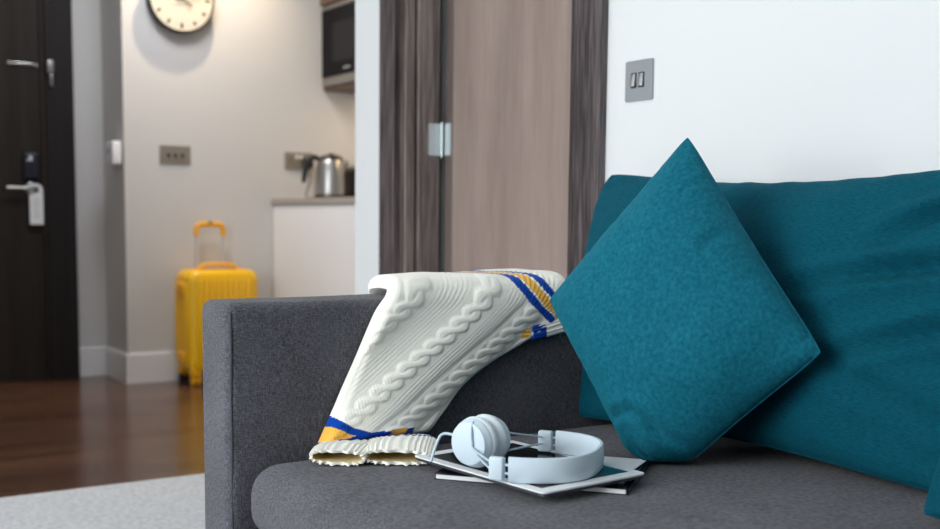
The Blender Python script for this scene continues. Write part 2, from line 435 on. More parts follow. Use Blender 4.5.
for z0 in (.984, .25, 1.76):
    m1 = frame_mtx((1.7815, 2.8475, z0 + .0475), (-1, 0, 0), (0, 0, 1))
    prism(hb, rrect(.094, .031, .006), m1, .0022)
    m2 = frame_mtx((1.753, 2.880, z0 + .0475), (0, -1, 0), (0, 0, 1))
    prism(hb, rrect(.094, .040, .006), m2, .0022)
    for k, (a, b_) in enumerate(((0, .02), (.021, .073), (.074, .094))):
        tube(hb, [(1.774, 2.871, z0 + a), (1.774, 2.871, z0 + b_)], .0045, 12)
    tube(hb, [(1.774, 2.871, z0 - .004), (1.774, 2.871, z0 + .098)], .003, 10)
obj('hinge', hb, hingem, d2, True)

# ================================================================== FLAT WALL FITTINGS
# two gang rocker switch above the sofa
sw = thing('light_switch', 'brushed metal two-rocker light switch on white wall above the teal cushions', 'light switch', (XW, 1.857, 1.055))
bm = B(); m0 = frame_mtx((XW, 1.857, 1.098), (-1, 0, 0), (0, 0, 1)); prism(bm, rrect(.086, .086, .004), m0, .005)
pl = obj('switch_plate', bm, platem, sw)
for yy in (1.872, 1.8475):
    bm = B(); box(bm, XW - .0058, XW - .0045, yy - .0088, yy + .0088, 1.083, 1.115); f = obj('rocker_surround', bm, blackpl, sw)
    bm = B(); mt = Matrix.Translation((XW - .006, yy, 1.099)) @ Matrix.Rotation(math.radians(6), 4, 'Y')
    box(bm, -.004, .002, -.0068, .0068, -.0135, .0135, .0012, 2, mt); obj('rocker', bm, chrome, sw, True)
# three gang switch on clock wall
sw = thing('light_switch', 'wide nickel three-button light switch below the clock', 'light switch', (1.80, 5.347, 1.046))
bm = B(); prism(bm, rrect(.150, .087, .004), frame_mtx((1.800, 5.347, 1.0895), (0, -1, 0), (1, 0, 0)), .005)
obj('switch_plate', bm, hall_plate, sw)
for k in range(3):
    x = 1.766 + .034 * k; bm = B()
    lathe(bm, [(0, 0), (.0075, 0), (.0075, .003), (.005, .004), (.0042, .016), (0, .018)], frame_mtx((x, 5.342, 1.088), (0, -1, -.35)), 14)
    obj('toggle', bm, mat('dark_nickel', (70, 64, 58), .3, 1) if k == 0 else D.materials['dark_nickel'], sw, True)
# double socket
so = thing('wall_socket', 'nickel double power socket with white switches behind the kettle', 'power socket', (2.44, 5.347, 1.043))
bm = B(); prism(bm, rrect(.150, .086, .004), frame_mtx((2.442, 5.347, 1.083), (0, -1, 0), (1, 0, 0)), .006)
obj('socket_plate', bm, hall_plate, so)
for cx, sxw in ((2.398, 2.431), (2.484, 2.455)):
    bm = B()
    box(bm, cx - .003, cx + .003, 5.3395, 5.3412, 1.088, 1.098); box(bm, cx - .014, cx - .007, 5.3395, 5.3412, 1.070, 1.075); box(bm, cx + .007, cx + .014, 5.3395, 5.3412, 1.070, 1.075)
    obj('pin_holes', bm, blackpl, so)
    bm = B(); box(bm, sxw - .006, sxw + .006, 5.336, 5.3412, 1.094, 1.112, .001); obj('socket_rocker', bm, whitepl, so)
# thermostat box on the pier side
th = thing('thermostat', 'small white thermostat box on the grey pier beside entrance door', 'thermostat', (1.556, 5.45, 1.04))
bm = B(); box(bm, 1.546, 1.5558, 5.385, 5.51, 1.045, 1.148, .002); obj('back_plate', bm, mat('pale_grey_plastic', (170, 175, 182), .5), th)
bm = B(); box(bm, 1.503, 1.546, 5.350, 5.475, 1.036, 1.144, .006, 3); tb = obj('thermostat_body', bm, whitepl, th, True)
bm = B(); box(bm, 1.5018, 1.5034, 5.40, 5.43, 1.085, 1.112, 0); obj('button', bm, D.materials['pale_grey_plastic'], tb)

# ---- clock
CX, CZ, R = 1.826, 1.820, .160
ck = thing('wall_clock', 'round cream wall clock with thin black rim and black hour marks', 'clock', (CX, 5.347, CZ - R))
YB = 5.347
mk = frame_mtx((CX, YB, CZ), (0, -1, 0), (1, 0, 0))
bm = B(); lathe(bm, [(0, .0), (R * .93, .0), (R, .012), (R, .050), (R - .003, .054), (R - .008, .054), (R - .009, .046), (0, .046)], mk, 72); obj('clock_case', bm, blackm, ck, True)
bm = B(); lathe(bm, [(0, .0462), (R - .0092, .0462), (R - .0092, .0475), (0, .0475)], mk, 72); dial = obj('clock_dial', bm, cream, ck)
inkm = mat('black_clock_ink', (24, 20, 18), .6)
for k in range(12):
    a = k * PI / 6; bm = B(); mt = mk @ Matrix.Rotation(-a, 4, 'Z')
    L = .011 if k % 3 else .014
    m2 = mt @ Matrix.Translation((0, R * .79, .0475))
    prism(bm, rrect(.0120, L * 1.8, .0052, 3), m2, .0012); obj('hour_mark', bm, inkm, dial)
def hand(name, ang, ln, wd, z):
    bm = B(); m2 = mk @ Matrix.Rotation(-ang, 4, 'Z') @ Matrix.Translation((0, ln / 2 - .02, z)); prism(bm, rrect(wd, ln + .04, wd * .45, 3), m2, .0016); obj(name, bm, inkm, ck)
hand('hour_hand', math.radians(126), .060, .0075, .0535)
hand('minute_hand', math.radians(76), .100, .0055, .0565)
bm = B(); lathe(bm, [(0, .048), (.005, .048), (.005, .060), (0, .060)], mk, 16); obj('hand_pin', bm, inkm, ck)

# ================================================================== KITCHEN
ZW = .889
kc = thing('kitchen_base_cabinet', 'white flat-fronted kitchen base cabinet below the grey worktop', 'cabinet', (2.6, 4.75, 0))
bm = B(); box(bm, 2.318, 2.98, 4.20, 5.346, .10, ZW - .0305); box(bm, 2.36, 2.98, 4.22, 5.346, 0, .10); obj('carcass', bm, cab_m, kc)
for y0, y1 in ((4.205, 5.342),):
    bm = B(); box(bm, 2.300, 2.3175, y0, y1, .11, ZW - .034, .0015); obj('cabinet_door', bm, cab_m, kc)
bm = B(); box(bm, 2.293, 2.98, 4.19, 5.3465, ZW - .03, ZW, .0025)
tag(obj('worktop', bm, worktop_m), 'thin grey-beige kitchen worktop under the steel kettle', 'worktop')

wc = thing('kitchen_wall_cabinet', 'dark brown wall cabinet high in the kitchen holding the microwave', 'cabinet', (2.8, 4.9, 1.444))
bm = B()
box(bm, 2.585, 2.99, 4.30, 5.3465, 1.444, 1.462); box(bm, 2.585, 2.99, 4.30, 5.3465, 1.850, 1.868); box(bm, 2.585, 2.99, 4.30, 5.3465, 2.33, 2.35)
box(bm, 2.585, 2.99, 5.3285, 5.3465, 1.462, 2.33); box(bm, 2.585, 2.99, 4.30, 4.318, 1.462, 2.33); box(bm, 2.97, 2.99, 4.318, 5.3285, 1.462, 2.33)
obj('cabinet_carcass', bm, brown_cab, wc)
bm = B(); box(bm, 2.567, 2.5845, 4.302, 5.345, 1.872, 2.35, .001); obj('cabinet_door', bm, brown_cab, wc)
mw = thing('microwave', 'black glass built-in microwave with steel strips in the brown cabinet', 'microwave', (2.75, 4.95, 1.463))
bm = B(); box(bm, 2.588, 2.95, 4.62, 5.325, 1.463, 1.849); obj('microwave_body', bm, blackm, mw)
bm = B(); box(bm, 2.570, 2.588, 4.60, 5.3275, 1.842, 1.862, .001); box(bm, 2.570, 2.588, 4.60, 5.3275, 1.462, 1.505, .001); obj('steel_trim', bm, mat('satin_steel_trim', (118, 115, 112), .5, .3), mw)
bm = B(); box(bm, 2.566, 2.588, 4.60, 5.3275, 1.507, 1.840, .002); md = obj('microwave_door', bm, mat('smoked_door_glass', (14, 15, 18), .3, spec=.06), mw)
bm = B(); box(bm, 2.5652, 2.5662, 4.72, 5.20, 1.575, 1.765); obj('viewing_window', bm, glassgrey, md)
bm = B()
for k in range(4): box(bm, 2.5648, 2.5658, 5.075 - .018 * k - .006, 5.075 - .018 * k + .006, 1.531, 1.541)
obj('maker_mark', bm, mat('pale_mark', (150, 152, 156), .5), md)

# kettle
KX, KY = 2.497, 5.08
kt = thing('kettle', 'stainless steel kettle with black handle and black base on the worktop', 'kettle', (KX, KY, ZW))
mkz = Matrix.Translation((KX, KY, ZW))
bm = B(); lathe(bm, [(0, 0), (.083, 0), (.085, .012), (.078, .022), (0, .022)], mkz, 40); obj('kettle_base', bm, blackpl, kt, True)
bm = B(); lathe(bm, [(0, .022), (.080, .022), (.081, .032), (.079, .08), (.074, .14), (.067, .178), (.060, .190), (0, .190)], mkz, 48); kb = obj('kettle_body', bm, steel, kt, True)
bm = B(); lathe(bm, [(.060, .190), (.056, .203), (.040, .214), (.014, .218), (.012, .224), (0, .225)], mkz, 40); obj('lid', bm, blackpl, kt, True)
bm = B()
hx = Vector((-.96, .28, 0)).normalized()
kp = lambda s, z: (KX + hx.x * s, KY + hx.y * s, ZW + z)
tube(bm, smoothpath([kp(.055, .192), kp(.085, .203), (kp(.112, .190)), kp(.124, .160), kp(.132, .115), kp(.138, .078)], 6), [.011 + .003 * math.sin(i / 30 * PI) for i in range(31)], 12, sx=1.3)
obj('handle', bm, blackpl, kt, True)
bm = B(); sx_ = -hx
tube(bm, [Vector((KX, KY, ZW + .168)) + sx_ * .055, Vector((KX, KY, ZW + .184)) + sx_ * .083], [.02, .012], 12); obj('spout', bm, steel, kt, True)
bm = B(); box(bm, 2.458, 2.506, 5.296, 5.339, 1.052, 1.100, .008, 3)
tube(bm, smoothpath([(2.482, 5.300, 1.055), (2.478, 5.29, .98), (2.440, 5.25, .905), (2.425, 5.15, .894), (2.44, 5.10, .895)], 8), .0035, 8)
obj('plug_and_cord', bm, blackpl, kt, True)
# toaster
ts = thing('toaster', 'dark toaster with chrome top half hidden behind the kettle', 'toaster', (2.70, 5.1, ZW))
bm = B(); box(bm, 2.600, 2.78, 4.98, 5.26, ZW + .008, ZW + .155, .022, 4); obj('toaster_body', bm, mat('dark_bronze_metal', (58, 48, 40), .3, .7), ts, True)
bm = B(); box(bm, 2.612, 2.768, 4.995, 5.245, ZW + .150, ZW + .168, .01, 3); tt = obj('toaster_top', bm, steel, ts, True)
bm = B(); box(bm, 2.645, 2.672, 5.02, 5.22, ZW + .1675, ZW + .169); box(bm, 2.708, 2.735, 5.02, 5.22, ZW + .1675, ZW + .169); obj('bread_slots', bm, blackpl, tt)
bm = B(); box(bm, 2.605, 2.775, 4.985, 5.255, ZW, ZW + .012, .002); obj('toaster_foot', bm, blackpl, ts)

# ================================================================== SUITCASE
sc = thing('suitcase', 'bright yellow ribbed hard-shell cabin suitcase with raised handle', 'suitcase', (1.945, 5.21, 0))
SX0, SX1, SY0, SY1, SZ0, SZ1 = 1.772, 2.125, 5.095, 5.315, .055, .545
def shell_outline(w_, h_, r): return rrect(w_, h_, r, 8)
def shell(y0, y1, ribs):
    """a rounded shell half: outline in XZ, ribs run vertically on the broad face"""
    bm = B(); W, Hh = SX1 - SX0, SZ1 - SZ0; cx, cz = (SX0 + SX1) / 2, (SZ0 + SZ1) / 2
    face_y = y0 if ribs < 0 else y1; back_y = y1 if ribs < 0 else y0
    sgn = -1 if ribs < 0 else 1
    rings = []
    for inset, yy in ((0, back_y), (0, face_y - sgn * .035), (.006, face_y - sgn * .016), (.018, face_y - sgn * .005), (.034, face_y)):
        rr = max(.05 - inset * .6, .02)
        pts = rrect(W - 2 * inset, Hh - 2 * inset, rr, 8)
        rings.append([bm.verts.new((cx + x, yy, cz + z)) for x, z in pts])
    n_ = len(rings[0])
    for A, C in zip(rings, rings[1:]):
        for k in range(n_): bm.faces.new((A[k], A[(k + 1) % n_], C[(k + 1) % n_], C[k]))
    bm.faces.new(rings[-1]); bm.faces.new(rings[0])
    nr = 9
    for k in range(nr):
        x = SX0 + .042 + (W - .084) * (k + .5) / nr; hw = (W - .084) / nr * .27
        box(bm, x - hw, x + hw, min(face_y + sgn * .009, face_y - sgn * .008), max(face_y + sgn * .009, face_y - sgn * .008), SZ0 + .045, SZ1 - .045, .005, 3)
    return bm
obj('front_shell', shell(SY0, 5.200, -1), yellow_m, sc, True)
obj('back_shell', shell(5.208, SY1, 1), yellow_m, sc, True)
bm = B(); cx, cz = (SX0 + SX1) / 2, (SZ0 + SZ1) / 2
pts = [(cx + x, 5.204, cz + z) for x, z in rrect(SX1 - SX0 - .002, SZ1 - SZ0 - .002, .05, 8)]
tube(bm, pts, .0052, 8, True); obj('zip_band', bm, yellow2_m, sc, True)
# side ribs on the left face
bm = B()
for yy in (5.125, 5.150, 5.175, 5.235, 5.26, 5.285): box(bm, SX0 - .003, SX0 + .006, yy - .006, yy + .006, SZ0 + .06, SZ1 - .06, .002, 2)
obj('side_ribs', bm, yellow_m, sc, True)
for (x, z) in ((SX0 + .002, .455), (SX0 + .002, .125), (SX1 - .002, .455), (SX1 - .002, .125)):
    bm = B(); box(bm, x - .014, x + .014, 5.155, 5.25, z - .032, z + .032, .010, 3); obj('corner_bumper', bm, yellow2_m, sc, True)
bm = B(); tube(bm, smoothpath([(1.85, 5.19, SZ1 - .004), (1.868, 5.19, SZ1 + .016), (1.905, 5.19, SZ1 + .024), (1.99, 5.19, SZ1 + .024), (2.027, 5.19, SZ1 + .016), (2.045, 5.19, SZ1 - .004)], 6), .0085, 10, sx=1.3)
obj('carry_handle', bm, yellow2_m, sc, True)
th_ = D.objects.new('telescopic_handle', None); COL.objects.link(th_); th_.parent = sc
for x in (1.878, 2.012):
    bm = B(); tube(bm, [(x, 5.285, SZ1 - .01), (x, 5.285, .625)], .0085, 10); tube(bm, [(x, 5.285, .62), (x, 5.285, .722)], .0062, 10)
    obj('handle_rod', bm, mat('aluminium_rod', (205, 207, 210), .35, .6) if x < 1.9 else D.materials['aluminium_rod'], th_, True)
bm = B()
tube(bm, smoothpath([(1.878, 5.285, .703), (1.878, 5.285, .727), (1.882, 5.285, .748), (1.900, 5.285, .758), (1.945, 5.285, .760), (1.990, 5.285, .758), (2.008, 5.285, .748), (2.012, 5.285, .727), (2.012, 5.285, .703)], 6), .0125, 12)
obj('grip', bm, yellow2_m, th_, True)
bm = B(); box(bm, 1.934, 1.956, 5.272, 5.298, .762, .774, .004, 2); obj('release_button', bm, mat('grey_button', (120, 105, 70), .5), th_, True)
for x in (SX0 + .035, SX1 - .035):
    for y in (SY0 + .03, SY1 - .03):
        s = -1 if x < cx else 1; t_ = -1 if y < 5.2 else 1
        bm = B(); box(bm, x - .026, x + .026, y - .024, y + .024, .040, .095, .010, 3)
        box(bm, x - .017, x + .017, y - .006 + t_ * .004, y + .006 + t_ * .004, .022, .05, .004, 2)
        wh = obj('wheel_housing', bm, yellow2_m, sc, True)
        bm = B()
        for dx in (-.013, .013):
            lathe(bm, [(0, -.007), (.018, -.007), (.0215, -.004), (.0215, .004), (.018, .007), (0, .007)], frame_mtx((x + dx, y + t_ * .004, .0215), (1, .15, 0)), 24)
        obj('wheel', bm, yellow2_m if t_ < 0 else blackpl, wh, True)

# ================================================================== RUG
bm = B(); box(bm, -1.6, 2.4 - .8, -1.0, 3.295, .0005, .012, .004, 2)
tag(obj('rug', bm, rug_m), 'large pale grey rug on the dark wood floor in front of sofa', 'rug')

# ================================================================== SOFA
sf = thing('sofa', 'charcoal grey woven fabric sofa with slim square arm against the wall', 'sofa', (1.14, .5, 0))
AY0, AY1, AX0, AX1, AZ = 1.700, 1.825, .652, 1.628, .661
def arm(y0, y1):
    bm = B(); vs = box(bm, AX0, AX1, y0, y1, .07, AZ, .018, 5)
    bmesh.ops.subdivide_edges(bm, edges=[e for e in bm.edges if e.calc_length() > .2], cuts=14, use_grid_fill=True)
    for v in bm.verts:
        k = noise.noise(v.co * 4) * .0025; v.co += Vector((0, k, k))
    return bm
o = obj('arm', arm(AY0, AY1), sofa_m, sf, True)
bm = B()
seam = [(AX0 + .008, AY0 + .0035 + .0008 * math.sin(z * 40), z) for z in np.linspace(.09, AZ - .014, 50)]
tube(bm, seam, .0016, 6); tube(bm, [(x + .007, y + .0006, z) for x, y, z in seam], .0012, 6)
obj('arm_seam', bm, seam_m, o, True)
obj('arm', arm(-.815, -.70), sofa_m, sf, True)
bm = B(); box(bm, .662, 1.60, -.70, 1.6995, .09, .283, .012, 3); obj('base', bm, sofa_m, sf, True)
bm = B(); box(bm, 1.560, 1.628, -.70, 1.6995, .283, .655, .02, 4); obj('sofa_back', bm, sofa_m, sf, True)
def cushion(y0, y1):
    bm = B(); box(bm, .672, 1.555, y0, y1, .286, .405, .048, 6)
    bmesh.ops.subdivide_edges(bm, edges=[e for e in bm.edges if e.calc_length() > .15], cuts=16, use_grid_fill=True)
    cx_, cy_ = 1.11, (y0 + y1) / 2
    for v in bm.verts:
        a = max(0, 1 - ((v.co.x - cx_) / .45) ** 2); b = max(0, 1 - ((v.co.y - cy_) / ((y1 - y0) / 2)) ** 2)
        if v.co.z > .36: v.co.z += .004 * min(1, 2 * a) * min(1, 3 * b) + .0012 * noise.noise(v.co * 7)
    return bm
obj('seat_cushion', cushion(.50, 1.694), sofa_m, sf, True)
obj('seat_cushion', cushion(-.695, .495), sofa_m, sf, True)
for x in (.72, 1.56):
    for y in (-.76, 1.76):
        bm = B(); box(bm, x - .025, x + .025, y - .025, y + .025, .013 if x < 1.6 else 0, .075, .003); obj('sofa_leg', bm, darkwood, sf)

# ================================================================== CUSHIONS
def pillow(name, P00, P10, P11, P01, T, label, cat, pull=.06, pullv=None, seed=0, wr=.006, creases=(), group=None, round_=.05, front=.5, seat=.4095, armside=None, cloth=None):
    """corners in order; grid bulged both ways, edges drawn in between the corners, seam ridge round the edge"""
    P00, P10, P11, P01 = map(Vector, (P00, P10, P11, P01))
    nrm = (P10 - P00).cross(P01 - P00).normalized()
    if nrm.x > 0: nrm = -nrm
    n = 84
    cen = (P00 + P10 + P11 + P01) / 4
    bm = B(); grid = {}
    def base(u, v):
        a, b = 2 * u - 1, 2 * v - 1
        p = P00 * (1 - u) * (1 - v) + P10 * u * (1 - v) + P11 * u * v + P01 * (1 - u) * v
        eu, ev = (P10 - P00).normalized(), (P01 - P00).normalized()
        p = p - eu * a * abs(a) ** 2 * pull * (1 - b * b) * (P10 - P00).length * .5
        p = p - ev * b * abs(b) ** 2 * (pull if pullv is None else pullv) * (1 - a * a) * (P01 - P00).length * .5
        k = (abs(a) ** 7) * (abs(b) ** 7)
        p = p + (cen - p) * k * round_
        return p
    def prof(u, v):
        a, b = abs(2 * u - 1), abs(2 * v - 1)
        return max(0, (1 - a ** 2.4)) ** .62 * max(0, (1 - b ** 2.4)) ** .62
    for side in (1, -1):
        for i in range(n + 1):
            for j in range(n + 1):
                edge = i in (0, n) or j in (0, n)
                key = (i, j, 0 if edge else side)
                if key in grid: continue
                # denser sampling at the rim
                u = .5 - .5 * math.cos(PI * (i / n)); v = .5 - .5 * math.cos(PI * (j / n))
                u = .5 * u + .5 * i / n; v = .5 * v + .5 * j / n
                p = base(u, v)
                t = prof(u, v) * T * (front if side > 0 else 1 - front)
                q = Vector((u * 3 + seed, v * 3, side * .7))
                wv = noise.fractal(q, 1, 2, 3) * wr
                rim = min(u, 1 - u, v, 1 - v)
                # short puckers running in from the seam
                s = (u if min(v, 1 - v) < min(u, 1 - u) else v)
                pk = noise.noise(Vector((s * 22 + seed * 3, side, 0))) * math.exp(-rim / .05) * min(1, rim / .012) * wr * .9
                dcr = 0
                if side > 0:
                    for (x0, y0, x1, y1, wd, dp) in creases:
                        L2 = (x1 - x0) ** 2 + (y1 - y0) ** 2
                        k = max(0, min(1, ((u - x0) * (x1 - x0) + (v - y0) * (y1 - y0)) / L2))
                        dd = math.hypot(u - x0 - k * (x1 - x0) - .012 * math.sin(k * 6), v - y0 - k * (y1 - y0))
                        fade = math.sin(PI * min(1, max(0, k * .9 + .05))) ** .7
                        dcr += -dp * math.exp(-(dd / wd) ** 2) * fade + dp * .55 * math.exp(-((dd - wd * 2) / wd) ** 2) * fade
                off = t + (wv * min(1, rim * 14) + pk + dcr * min(1, rim * 12)) * (1 if side > 0 else .6)
                p = p + nrm * side * off if not edge else p
                if p.z < seat + .03:                       # the underside spreads where it rests on the seat
                    d0 = seat + .03 - p.z; p.z = seat + .03 * math.exp(-d0 / .03)
                if armside is not None:                    # kept clear of the sofa arm
                    lim = armside + max(0, min(1, (p.z - .655) / .05)) * .25
                    if p.y > lim - .02:
                        d0 = p.y - lim + .02; p.y = lim - .02 * math.exp(-d0 / .02)
                grid[key] = bm.verts.new(p)
    for side in (1, -1):
        g = lambda i, j: grid[(i, j, 0 if (i in (0, n) or j in (0, n)) else side)]
        for i in range(n):
            for j in range(n): bm.faces.new((g(i, j), g(i + 1, j), g(i + 1, j + 1), g(i, j + 1)))
    rim_pts = []
    for i in range(0, n): rim_pts.append((i, 0))
    for j in range(0, n): rim_pts.append((n, j))
    for i in range(n, 0, -1): rim_pts.append((i, n))
    for j in range(n, 0, -1): rim_pts.append((0, j))
    path = [grid[(i, j, 0)].co.copy() for i, j in rim_pts]
    cloth = cloth or teal_m
    o = obj(name, bm, cloth, None, True)
    s = B(); tube(s, path, .0013, 6, True); sm = obj('seam', s, cloth, o, True)
    tag(o, label, cat, group); return o

pillow('throw_pillow', (1.532, 1.832, .905), (1.538, .86, .903), (1.415, .88, .392), (1.358, 1.715, .400), .185,
       'large teal velvet cushion leaning on the wall behind the diamond-set cushion', 'cushion', pull=-.05, seed=3, wr=.010, cloth=teal_flat_shaded,
       creases=((.99, .05, .78, .30, .020, .022), (1.0, .28, .66, .46, .022, .020), (1.0, .42, .74, .66, .020, .016), (.60, .62, .95, .80, .03, .008), (.9, .0, .86, .12, .012, .007)), front=.5, round_=.055, pullv=.155, armside=1.696)
pillow('throw_pillow', (1.303, 1.352, .940), (1.326, 1.082, .610), (1.236, 1.345, .345), (1.176, 1.552, .662), .165,
       'small teal velvet cushion standing on one corner like a diamond', 'cushion', pull=.03, seed=8, wr=.006,
       creases=((.42, .0, .47, .16, .020, .0045), (.20, .0, .22, .12, .014, .005), (.62, .0, .66, .10, .014, .003), (.95, .70, .72, .80, .022, .012), (.62, .97, .74, .80, .02, .010), (.98, .86, .82, .90, .02, .008)), front=.55, round_=.025)
pillow('throw_pillow', (1.400, .85, .86), (1.400, .30, .87), (1.31, .33, .395), (1.290, .897, .400), .18,
       'teal cushion only just in view at the lower right edge', 'cushion', pull=.06, seed=15, cloth=teal_flat_shaded)

# ================================================================== KNITTED JUMPER over the arm
jumper = thing('knitted_jumper', 'cream cable-knit jumper with blue and yellow stripes draped over the sofa arm', 'jumper', (1.1, 1.66, .41))
def knit_mat(name, col, rough=.95):
    m = mat(name, col, rough, spec=.1, sheen=.2, bump=.5, bfreq=700, bdist=.0012); return m
knit = knit_mat('cream_knit_wool', (252, 250, 240)); kblue = knit_mat('royal_blue_wool', (10, 70, 168)); kyel = knit_mat('golden_yellow_wool', (248, 190, 84))
kin = knit_mat('pale_yellow_lining', (236, 216, 150))
KM = [knit, kblue, kyel, kin]

# rows of the front outline as (x, z) on the arm's front face; px-like texture coordinates for the knit pattern
def tex(x, z, back=0): return 395 + (x - .940) * 462, 279 + (.696 - z) * 595 - back * 330
rows = [  # back y, left x, right x, left z, right z
    (1.856, 1.030, 1.250, .600, .560), (1.852, 1.000, 1.262, .640, .625), (1.838, .980, 1.290, .666, .672),
    (1.790, .972, 1.335, .674, .676), (1.745, .962, 1.345, .675, .677), (1.712, .948, 1.340, .674, .670),
    (1.699, .936, 1.330, .664, .650), (1.696, .917, 1.310, .642, .625), (1.695, .900, 1.285, .611, .598),
    (1.694, .875, 1.225, .560, .572), (1.692, .850, 1.145, .513, .536), (1.690, .834, 1.088, .482, .500),
    (1.688, .815, 1.050, .447, .460), (1.682, .797, 1.015, .417, .424)]
ns, nu = 230, 250
R_ = np.array(rows)
def cr_interp(A, t):
    n_ = len(A) - 1; x = t * n_; i = np.clip(np.floor(x).astype(int), 0, n_ - 1); f = (x - i)[:, None]
    p0, p1, p2, p3 = A[np.maximum(i - 1, 0)], A[i], A[i + 1], A[np.minimum(i + 2, n_)]
    return .5 * (2 * p1 + (p2 - p0) * f + (2 * p0 - 5 * p1 + 4 * p2 - p3) * f ** 2 + (3 * p1 - p0 - 3 * p2 + p3) * f ** 3)
# left and right rails, then arc-length resample down the drape
rails = np.concatenate([np.stack([R_[:, 1], R_[:, 0], R_[:, 3]], 1), np.stack([R_[:, 2], R_[:, 0], R_[:, 4]], 1)], 1)
dense = cr_interp(rails, np.linspace(0, 1, 1200))
mid = (dense[:, :3] + dense[:, 3:]) / 2
arc = np.concatenate([[0], np.cumsum(np.linalg.norm(np.diff(mid, axis=0), axis=1))]); 
ti = np.linspace(0, arc[-1], ns); rs = np.stack([np.interp(ti, arc, dense[:, k]) for k in range(6)], 1)
uu = np.linspace(0, 1, nu)[None, :, None]
G = rs[:, None, :3] * (1 - uu) + rs[:, None, 3:] * uu            # ns x nu x 3
# pattern height coordinate keeps growing over the top of the arm
zz = G[:, :, 2].copy()
ridge = np.argmin(np.abs(rs[:, 1] - 1.712))
dy = np.zeros(ns); 
for i in range(ridge - 1, -1, -1): dy[i] = dy[i + 1] + np.linalg.norm(rs[i, 1:3] - rs[i + 1, 1:3])
PX = 395 + (G[:, :, 0] - .940) * 462
PY = np.where(np.arange(ns)[:, None] >= ridge, 279 + (.696 - zz) * 595, 279 + (.696 - zz[ridge][None, :]) * 595 - dy[:, None] * 330)
# base normals
def normals(G):
    du = np.gradient(G, axis=1); dv = np.gradient(G, axis=0); n_ = np.cross(du, dv)
    n_ /= np.linalg.norm(n_, axis=2, keepdims=True) + 1e-9; return n_
Nn = normals(G)
if Nn[ns // 2, nu // 2, 1] > 0: Nn = -Nn
S = .69 * PX + .72 * PY; Tt = .72 * PX - .69 * PY
hgt = np.zeros_like(S)
# three cables; centre lines slightly converging towards the cuff
phase = 0
cabw = 10.5
for k, (c0, slope) in enumerate(((503.0, .00), (549.0, .035), (592.0, .06))):
    cc = c0 + slope * (Tt - 60)
    q = (S - cc) / cabw
    ph = 2 * PI * Tt / 33.0 + k * 1.3
    for sg in (1, -1):
        cen = .42 * np.sin(ph) * sg
        b = np.exp(-((q - cen) / .42) ** 4 * 1.0)
        lev = .72 + .28 * np.cos(ph) * sg
        hgt = np.maximum(hgt, b * lev * .0046)
    hgt -= .0022 * (np.exp(-((np.abs(q) - 1.32) / .28) ** 2))        # purl gutters either side
    inb = np.abs(q) < 1.0
    hgt += np.where(inb, .0004 * np.sin(2 * PI * (S * .8 + Tt) / 3.2), 0)
# fine ribbing between the cables
amp = np.ones_like(S)
for c0, slope in ((503.0, 0), (549.0, .035), (592.0, .06)):
    amp *= 1 - np.exp(-((S - c0 - slope * (Tt - 60)) / 13.5) ** 6)
hgt += amp * .00032 * np.sin(2 * PI * S / 3.3)
band = np.exp(-((Tt - 183) / 17.0) ** 6)
hgt *= np.clip((PY - 284) / 16, .12, 1); hgt *= (1 - band); hgt += band * .0007 * np.sin(2 * PI * S / 3.6)
# broad soft folds along the cable direction and puffiness
U = np.linspace(0, 1, nu)[None, :] * np.ones((ns, 1)); V = np.linspace(0, 1, ns)[:, None] * np.ones((1, nu))
fold = .0065 * np.sin(2 * PI * S / 92 + .8) * np.clip((PY - 285) / 50, 0, 1)
fold += .006 * np.exp(-((S - 475) / 9) ** 2) * np.clip((PY - 300) / 30, 0, 1) - .007 * np.exp(-((S - 489) / 7) ** 2) * np.clip((PY - 310) / 30, 0, 1)
wsm = np.array([[noise.noise(Vector((G[i, j, 0] * 9, G[i, j, 2] * 9, G[i, j, 1] * 9))) for j in range(0, nu)] for i in range(0, ns, 2)])
wsm = np.repeat(wsm, 2, axis=0)[:ns]
edge_u = np.minimum(U, 1 - U) * (rs[:, 3] - rs[:, 0])[:, None]
edge_v = np.minimum(V, 1 - V) * arc[-1]
def roll(dist, w): x = np.clip(dist / w, 0, 1); return np.sqrt(1 - (1 - x) ** 2)
thick = .024 * roll(edge_u, .020) * roll(edge_v, .016)
dens = np.clip(edge_u / .010, 0, 1) * np.clip(edge_v / .010, 0, 1)
off = thick + (hgt + fold + wsm * .003) * dens
# keep clear of the sofa arm and back fabric
F = G + Nn * off[:, :, None]
# underside sits just clear of the arm
Bk = G - Nn * .001
Bk = G + Nn * (-.004 * dens[:, :, None])

def inpoly(px, py, poly):
    c = np.zeros(px.shape, bool); n_ = len(poly)
    for i in range(n_):
        x0, y0 = poly[i]; x1, y1 = poly[(i + 1) % n_]
        cond = ((y0 > py) != (y1 > py)) & (px < (x1 - x0) * (py - y0) / (y1 - y0 + 1e-9) + x0)
        c ^= cond
    return c
cid = np.zeros(S.shape, int)
bow = 4.5 * np.sin(np.clip((S - 520) / 110, 0, 1) * PI) 
tb_ = Tt + bow * .4
cid[(tb_ > 168.5) & (tb_ < 176.0)] = 1
cid[(tb_ >= 177.5) & (tb_ < 185.0)] = 2
cid[(tb_ >= 187.0) & (tb_ < 193.5)] = 1
lo_b = [(331, 407), (345, 416), (357, 428), (370, 434.5), (388, 435), (412, 434), (412, 441), (388, 440), (368, 441), (352, 434), (340, 424), (324, 420)]
lo_y = [(318, 419), (331, 420), (341, 423), (352, 434), (368, 441), (372, 438), (372, 441), (350, 441), (312, 437)]
lo_b2 = [(310, 436), (335, 440), (350, 438), (368, 436), (368, 441.5), (350, 446), (310, 446)]
cid[inpoly(PX, PY, lo_y)] = 2
cid[inpoly(PX, PY, lo_b)] = 1
cid[inpoly(PX, PY, lo_b2)] = 1
